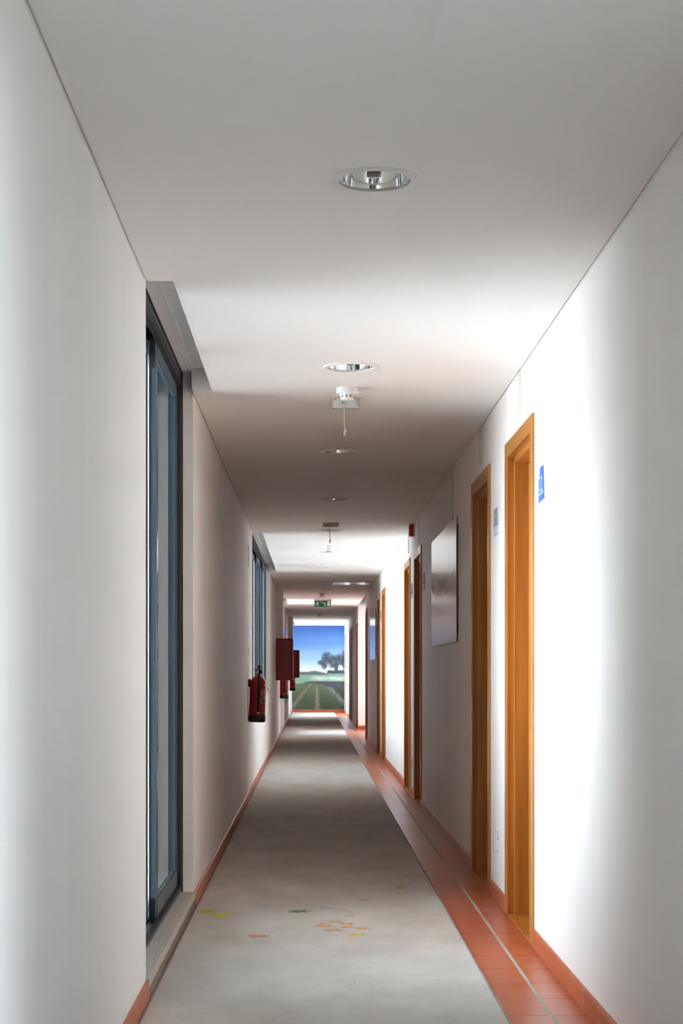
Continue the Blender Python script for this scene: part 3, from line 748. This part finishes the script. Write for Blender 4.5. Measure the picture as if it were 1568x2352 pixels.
# ------------------------------------------------------------------ fire extinguishers
def make_extinguisher(y, label, tilt):
    r = root('fire_extinguisher', (-.491, y, .68), label, 'fire extinguisher', 'fire extinguishers on the left wall')
    c = (-.491, y, .68); R = .073
    b = MB(); b.lathe([(0, .02), (R - .004, .02), (R, .03), (R, .345), (R - .004, .365), (R - .016, .388), (R - .036, .405), (.026, .412), (.021, .428), (0, .43)], c, 48); body = b.build('cylinder', M['red'], r)
    b = MB(); b.lathe([(0, .0), (R - .006, .0), (R + .003, .010), (R + .004, .055), (R + .0005, .060), (0, .060)], c, 40); b.build('base_ring', M['black'], r)
    b = MB(); b.lathe([(0, .425), (.019, .425), (.019, .445), (.012, .45), (.012, .47), (.016, .474), (.016, .486), (0, .488)], c, 20)
    vl = b.build('valve', M['steel'], r)
    def P(dx, dy, dz): return (c[0] + dx, c[1] + dy, c[2] + dz)
    b = MB(); b.lathe([(0, 0), (.013, 0), (.013, .022), (0, .024)], P(.012, -.006, .448), 16, axis='X'); sub(b, 'gauge', M['black'], vl)
    b = MB(); b.box(P(-.045, -.009, .478), P(.012, .009, .486), .002); b.box(P(-.042, -.008, .494), P(.002, .008, .501), .002); sub(b, 'lever', M['cream'], vl)
    b = MB(); b.box(P(-.008, -.011, .462), P(.018, .011, .508), .003); sub(b, 'valve_head', M['black'], vl)
    b = MB(); b.tube([P(-.026 + .015 * math.cos(a * PI / 10), -.011, .466 + .015 * math.sin(a * PI / 10)) for a in range(20)], .0016, 6, closed=True); b.tube([P(-.012, -.011, .470), P(.006, -.011, .470)], .0015, 6); sub(b, 'safety_ring', M['darkgrey'], vl)
    hy = -(R + .009); hx = .010
    b = MB(); b.tube([P(.006, -.010, .468), P(.010, -.05, .462), P(hx, hy + .006, .435), P(hx, hy, .40), P(hx, hy - .001, .25), P(hx + .001, hy - .001, .10), P(hx + .003, hy, .085)], .0095, 12); hs = b.build('hose', M['black'], r)
    b = MB(); b.tube([P(hx + .003, hy, .088), P(hx + .007, hy - .002, .03), P(hx + .010, hy - .004, .016)], [.010, .012, .007], 12); sub(b, 'nozzle', M['darkgrey'], hs)
    b = MB(); b.box(P(hx - .010, hy - .011, .074), P(hx + .012, hy + .004, .092), .002); sub(b, 'clip', M['cream'], hs)
    # printed label wrapped round the cylinder, to the right of the hose
    def wrap(th, z, off=.0006): return Vector(P((R + off) * math.sin(th), -(R + off) * math.cos(th), z))
    b = MB()
    def patch_(t0, t1, z0_, z1_, off, m):
        n = 8
        for i in range(n):
            a0_, a1_ = t0 + (t1 - t0) * i / n, t0 + (t1 - t0) * (i + 1) / n
            f = b.bm.faces.new([b.bm.verts.new(wrap(a, z, off)) for a, z in ((a0_, z0_), (a1_, z0_), (a1_, z1_), (a0_, z1_))]); f.material_index = m
    patch_(.78, 1.5, .205, .300, .0005, 1)
    sub(b, 'label_panel', [M['label'], M['labelpanel']], body); b = MB()
    for z in (.165, .130, .105, .085):
        patch_(.35, 1.2, z, z + .002, .0005, 0); sub(b, 'text_line', M['label'], body); b = MB()
    patch_(.86, 1.0, .322, .345, .0005, 0); sub(b, 'symbol', M['label'], body); b = MB()
    bm = text_mesh('PÓ ABC', .030)
    for v in bm.verts:
        u, w = v.co.x, v.co.y
        v.co = wrap(.56 - w / R * 1.0, .235 + u * 1.15, .0009)
    me_ = bpy.data.meshes.new('tmp'); bm.to_mesh(me_); bm.free(); b.bm.from_mesh(me_); bpy.data.meshes.remove(me_)
    b.bm.normal_update()
    o = sub(b, 'lettering', M['label'], body); o['label'] = 'white lettering running up the cylinder'
    b = MB(); b.box((XL - .018, y - .02, .99), (XL + .006, y + .02, 1.06), .002); b.tube([(XL + .004, y, 1.02), (XL + .010, y, 1.005), (XL + .020, y, 1.012), (-.545, y, 1.03)], .004, 8)
    b.build('wall_bracket', M['black'], r)
    r.rotation_euler = (0, tilt, 0)
    return r
EX = [(15.5, 'red fire extinguisher nearest the viewer, hung on the left wall before the wide window', .030), (29.6, 'red fire extinguisher showing below the nearer hose cabinet', 0), (42.5, 'red fire extinguisher showing below the farther hose cabinet', 0)]
p = make_extinguisher(*EX[0])
for (y, l, t_) in EX[1:]:
    c = copy_tree(p, None, (-.475, y, .68)); c['label'] = l; c.rotation_euler = (0, 0, 0)

# ------------------------------------------------------------------ hose cabinets
def make_cabinet(y, label):
    r = root('hose_cabinet', (XL, y, 1.0), label, 'fire hose cabinet', 'red hose cabinets on the left wall')
    xa, xb = XL - .002, -.318; z0, z1 = 1.0, 1.655; ya, yb = y, y + .62
    b = MB(); b.box((xa, ya, z0), (xb, yb, z1), .004); b.build('cabinet_body', M['cabred'], r)
    b = MB(); b.box((xb + .003, ya - .004, z0 + .006), (xb + .020, yb + .004, z1 - .006), .006); d = b.build('door', M['cabred'], r)
    b = MB(); b.box((xb + .018, ya + .05, 1.30), (xb + .024, ya + .07, 1.38), .002); sub(b, 'latch', M['steel'], d)
    return r
p = make_cabinet(27.2, 'dark red fire hose cabinet on the left wall, nearer and larger of the two')
copy_tree(p, None, (XL, 41.0, 1.0))['label'] = 'dark red fire hose cabinet overlapping the mural, farther of the two'

# ------------------------------------------------------------------ pictures on the walls
from mathutils import noise as mn
def N(x, y, z=0, o=4): return 1.5 * mn.fractal(Vector((x, y, z)), 1.0, 2.0, o, noise_basis='PERLIN_ORIGINAL')
def lerp(a, b, t): t = max(0, min(1, t)); return tuple(a[i] + (b[i] - a[i]) * t for i in range(3))
def sm(a, b, x):
    if a == b: return float(x > a)
    t = max(0, min(1, (x - a) / (b - a))); return t * t * (3 - 2 * t)
def pale_scene(u, v):
    # faint misty landscape: u along the wall away from the viewer, v from the top
    c = lerp((216, 213, 208), (213, 217, 219), sm(0, .40, v)); c = lerp(c, (196, 208, 214), sm(.36, .5, v)); c = lerp(c, (208, 217, 220), sm(.6, .8, v))
    n1 = N(u * 3.2, v * 3, 1); k = math.exp(-((v - .47 - .04 * n1) / .06) ** 2) * (0.5 + .9 * N(u * 7, v * 2, 4)); c = lerp(c, (150, 164, 174), max(0, min(.65, k)))
    c = lerp(c, (180, 196, 202), .5 * math.exp(-((v - .72) / .03) ** 2) * math.exp(-((u - .62) / .2) ** 2))
    c = lerp(c, (195, 206, 208), max(0, .35 * N(u * 9, v * 1.2, 7)))
    return s2l(c)
def blue_scene(u, v):
    c = lerp((196, 198, 202), (226, 224, 220), sm(0, .3, v)); c = lerp(c, (96, 134, 195), sm(.34, .37, v)); c = lerp(c, (150, 175, 215), sm(.45, 1, v))
    return s2l(lerp(c, (180, 195, 215), .3 * max(0, N(u * 8, v, 2))))
def lav_scene(u, v): return s2l(lerp((205, 200, 218), (185, 182, 205), v + .2 * N(u * 4, v * 3, 3)))
PM = print_mat('printed_picture', .12); 
def picture(y0, y1, z0, z1, side, fn, label):
    if side > 0:
        r = root('picture', (XR, (y0 + y1) / 2, z0), label, 'picture')
        b = MB(); b.box((XR - .009, y0 + .05, z0 + .05), (XR, y1 - .05, z1 - .05)); b.build('batten', M['darkgrey'], r)
        o = print_grid('panel', (XR - .014, y1, z0), (0, y0 - y1, 0), (0, 0, z1 - z0), 90, 60, lambda u, v: fn(1 - u, v), PM, .005, r)
    else:
        r = root('picture', (XL, (y0 + y1) / 2, z0), label, 'picture')
        b = MB(); b.box((XL, y0 + .05, z0 + .05), (XL + .009, y1 - .05, z1 - .05)); b.build('batten', M['darkgrey'], r)
        o = print_grid('panel', (XL + .014, y0, z0), (0, y1 - y0, 0), (0, 0, z1 - z0), 60, 40, fn, PM, .005, r)
picture(10.84, 13.08, 1.314, 2.095, 1, pale_scene, 'large pale misty picture on the right wall between the second and third doors')
picture(24.7, 26.95, 1.314, 2.095, 1, blue_scene, 'blue and white picture farther down the right wall, beside the sixth door')
picture(36.7, 39.4, 1.314, 2.12, -1, lav_scene, 'pale lavender picture on the left wall above the farther hose cabinet')

# landscape mural on the end wall
def mural(u, v):
    X = 190 + u * 1035; Y = 150 + v * 1665
    n = N(X / 60, Y / 60, 0); f = N(X / 14, Y / 14, 3); ff = N(X / 6, Y / 6, 9)
    if Y < 1100:
        c = lerp((74, 116, 190), (98, 142, 208), sm(150, 480, Y)); c = lerp(c, (140, 180, 238), sm(480, 760, Y)); c = lerp(c, (196, 216, 245), sm(760, 1030, Y))
        c = lerp(c, (70, 112, 196), .25 * sm(500, 190, X) * sm(900, 300, Y))
        hz = 1050 + 12 * N(X / 40, 0, 5) - (22 * math.exp(-((X - 640) / 120) ** 2))
        if Y > hz + 6: c = lerp(c, lerp((98, 112, 120), (78, 88, 98), sm(-.3, .3, f)), sm(hz + 4, hz + 14, Y + 14 * ff))
        ty = 1040 - 22 * math.exp(-((X - 620) / 90) ** 2) + 26 * sm(700, 880, X)
        if 385 < X < 885 and abs(Y - ty) < 34: c = lerp(c, (238, 232, 228), 1.0 * sm(-.02, .14, ff + .5 * math.exp(-((Y - ty) / 17) ** 2) - .14))
        # oak: crown lobes
        e = 99
        for (cx, cy, rx, ry) in ((880, 800, 105, 125), (990, 840, 130, 110), (1120, 830, 130, 115), (1200, 860, 90, 150), (775, 885, 75, 50), (830, 940, 55, 70), (1000, 940, 70, 50), (1215, 700, 32, 55)):
            e = min(e, ((X - cx) / rx) ** 2 + ((Y - cy) / ry) ** 2)
        e += .9 * f + .5 * ff
        tk = abs(X - (1075 - (Y - 900) * .1)) - (34 + 30 * sm(1020, 1090, Y))
        if 880 < Y < 1110 and tk < 4 * f: e = 0
        if Y > 1035 + 14 * f and X > 890: e = 0
        if ((X - 1150) / 38) ** 2 + ((Y - 985) / 48) ** 2 + .6 * f < 1 and Y < 1036: e = 99
        if e < 1: c = lerp((50, 62, 76), (88, 100, 100), sm(-.2, .45, n * .6 + ff))
    elif Y < 1270 + (0 if X > 560 else 30):
        c = lerp((118, 150, 138), (128, 160, 142), sm(1110, 1180, Y)); c = lerp(c, (95, 128, 112), .6 * sm(0, .3, f))
        w = sm(480, 640, X) * math.exp(-((Y - 1195 + 14 * n - (X - 800) * .01) / 42) ** 2); c = lerp(c, (206, 214, 212), .95 * w * (.75 + .6 * N(X / 120, Y / 12, 2)))
        if Y < 1135 and X < 900: c = lerp((80, 90, 98), c, sm(1105, 1135, Y + 10 * f))
    else:
        c = lerp((96, 112, 90), (66, 78, 64), sm(1330, 1700, Y)); c = lerp(c, (48, 60, 46), .7 * sm(-.1, .4, f + .4 * ff)); c = lerp(c, (120, 140, 116), .35 * sm(.15, .5, N(X / 9, Y / 5, 7)))
        x1_ = 560 - (Y - 1310) * .82; w1 = 14 + (Y - 1310) * .11; k = math.exp(-((X - x1_ - 14 * n) / w1) ** 2); c = lerp(c, (150, 136, 122), .85 * k * (.7 + .7 * f))
        x2_ = 680 + (Y - 1370) * .03; w2 = 16 + (Y - 1370) * .085
        if Y > 1350: k = math.exp(-((X - x2_ - 12 * n) / w2) ** 2); c = lerp(c, (156, 138, 126), .9 * k * (.75 + .6 * f))
        dd = (X - 860) - (Y - 1370) * .95
        if Y > 1350 and dd > -30 + 30 * n: c = lerp(c, (52, 58, 58), .7 * sm(-30, 30, dd) * (1 - .5 * sm(150, 300, dd))); c = lerp(c, (190, 192, 196), sm(.22, .4, ff + .5 * f) * math.exp(-((dd - 60) / 70) ** 2))
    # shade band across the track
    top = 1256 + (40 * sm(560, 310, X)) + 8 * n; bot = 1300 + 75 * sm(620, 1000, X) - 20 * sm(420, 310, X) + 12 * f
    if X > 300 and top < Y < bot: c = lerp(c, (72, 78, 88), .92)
    k = s2l(c); return tuple(min(.93, v * 1.12) for v in k)
MM = print_mat('printed_wallpaper', .45)
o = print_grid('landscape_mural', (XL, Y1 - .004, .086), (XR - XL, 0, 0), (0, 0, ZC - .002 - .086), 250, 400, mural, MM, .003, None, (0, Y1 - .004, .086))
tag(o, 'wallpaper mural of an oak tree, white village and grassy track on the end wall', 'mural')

# ------------------------------------------------------------------ outside
b = MB(); b.box((-60, -60, -.6), (-.83, 4.85, -.3)); b.box((1.25, -60, -.6), (60, 26, -.3)); tag(b.build('floor', M['soil']), 'dark garden soil outside the near part of the building', 'ground', kind='structure')  # added dark ground, keeps bounced light off the near ceiling
b = MB(); b.box((-60, 4.9, -.35), (-.83, 110, -.15)); tag(b.build('floor', M['ground']), 'pale concrete terrace outside the windows', 'terrace', kind='structure')  # added bright ground, bounces sunlight up through the windows
b = MB(); b.box((-5.0, 3.4, -.6), (-4.6, 27.0, 3.6)); tag(b.build('wall_courtyard', M['yard']), 'rendered wall on the far side of the terrace', 'wall', kind='structure')  # added light blocker, hides the low sky from the right wall

w = bpy.data.worlds.new('sky'); SC.world = w; w.use_nodes = True; nt = w.node_tree; nt.nodes.clear()
out = nt.nodes.new('ShaderNodeOutputWorld'); bg = nt.nodes.new('ShaderNodeBackground'); tc = nt.nodes.new('ShaderNodeTexCoord'); sp = nt.nodes.new('ShaderNodeSeparateXYZ'); rp = nt.nodes.new('ShaderNodeValToRGB')
nt.links.new(tc.outputs['Generated'], sp.inputs[0]); nt.links.new(sp.outputs[2], rp.inputs[0])
rp.color_ramp.elements[0].position = 0.0; rp.color_ramp.elements[0].color = (0.90, .96, 1.0, 1)
rp.color_ramp.elements[1].position = 0.9; rp.color_ramp.elements[1].color = (0.62, 0.78, 1.0, 1)
nt.links.new(rp.outputs[0], bg.inputs[0]); bg.inputs[1].default_value = 10.5; nt.links.new(bg.outputs[0], out.inputs[0])

sun = bpy.data.lights.new('sun', 'SUN'); sun.energy = 36.0; sun.angle = .01; sun.color = (1, .985, .965)
so = bpy.data.objects.new('sun', sun); COL.objects.link(so)
so.rotation_euler = Vector((-.10, .72, -.66)).to_track_quat('-Z', 'Y').to_euler()      # shines over the roof onto the terrace
for (a0, a1, sh) in BAYS:       # portals guide sky sampling to the left openings, the added first bay included
    la = bpy.data.lights.new('window_portal', 'AREA'); la.shape = 'RECTANGLE'; la.size = 2.545 - sh; la.size_y = a1 - a0; la.cycles.is_portal = True
    lo = bpy.data.objects.new('window_portal', la); COL.objects.link(lo); lo.location = (-.79, (a0 + a1) / 2, (2.545 + sh) / 2)
    lo.rotation_euler = Matrix(((0, 0, -1), (0, 1, 0), (1, 0, 0))).to_euler()          # faces +X
la = bpy.data.lights.new('window_portal', 'AREA'); la.shape = 'RECTANGLE'; la.size = 2.06; la.size_y = 6.0; la.cycles.is_portal = True
lo = bpy.data.objects.new('window_portal', la); COL.objects.link(lo); lo.location = (1.18, -.6, 1.33)
lo.rotation_euler = Matrix(((0, 0, 1), (0, 1, 0), (-1, 0, 0))).to_euler()              # faces -X

# ------------------------------------------------------------------ camera
cam = bpy.data.cameras.new('camera'); co = bpy.data.objects.new('camera', cam); COL.objects.link(co); SC.camera = co
co.location = (0, 0, EYE); co.rotation_euler = (PI / 2, 0, 0)
cam.sensor_fit = 'VERTICAL'; cam.sensor_height = 36; cam.sensor_width = 24; cam.lens = 4000 / 2352 * 36
cam.shift_x = (784 - 716.5) / 2352; cam.shift_y = (1545 - 1176) / 2352; cam.clip_start = .05; cam.clip_end = 300

vs_ = SC.view_settings; vs_.view_transform = 'Standard'; vs_.look = 'None'; vs_.gamma = 1; vs_.use_curve_mapping = False; vs_.exposure = 1.22
cy = SC.cycles; cy.max_bounces = 18; cy.diffuse_bounces = 12; cy.glossy_bounces = 14; cy.transparent_max_bounces = 16; cy.transmission_bounces = 6
cy.use_denoising = True; cy.caustics_reflective = False; cy.caustics_refractive = False; cy.sample_clamp_indirect = 12

for o in ROOTS:
    del o['_o']
for o in bpy.data.objects:
    if '_o' in o: del o['_o']
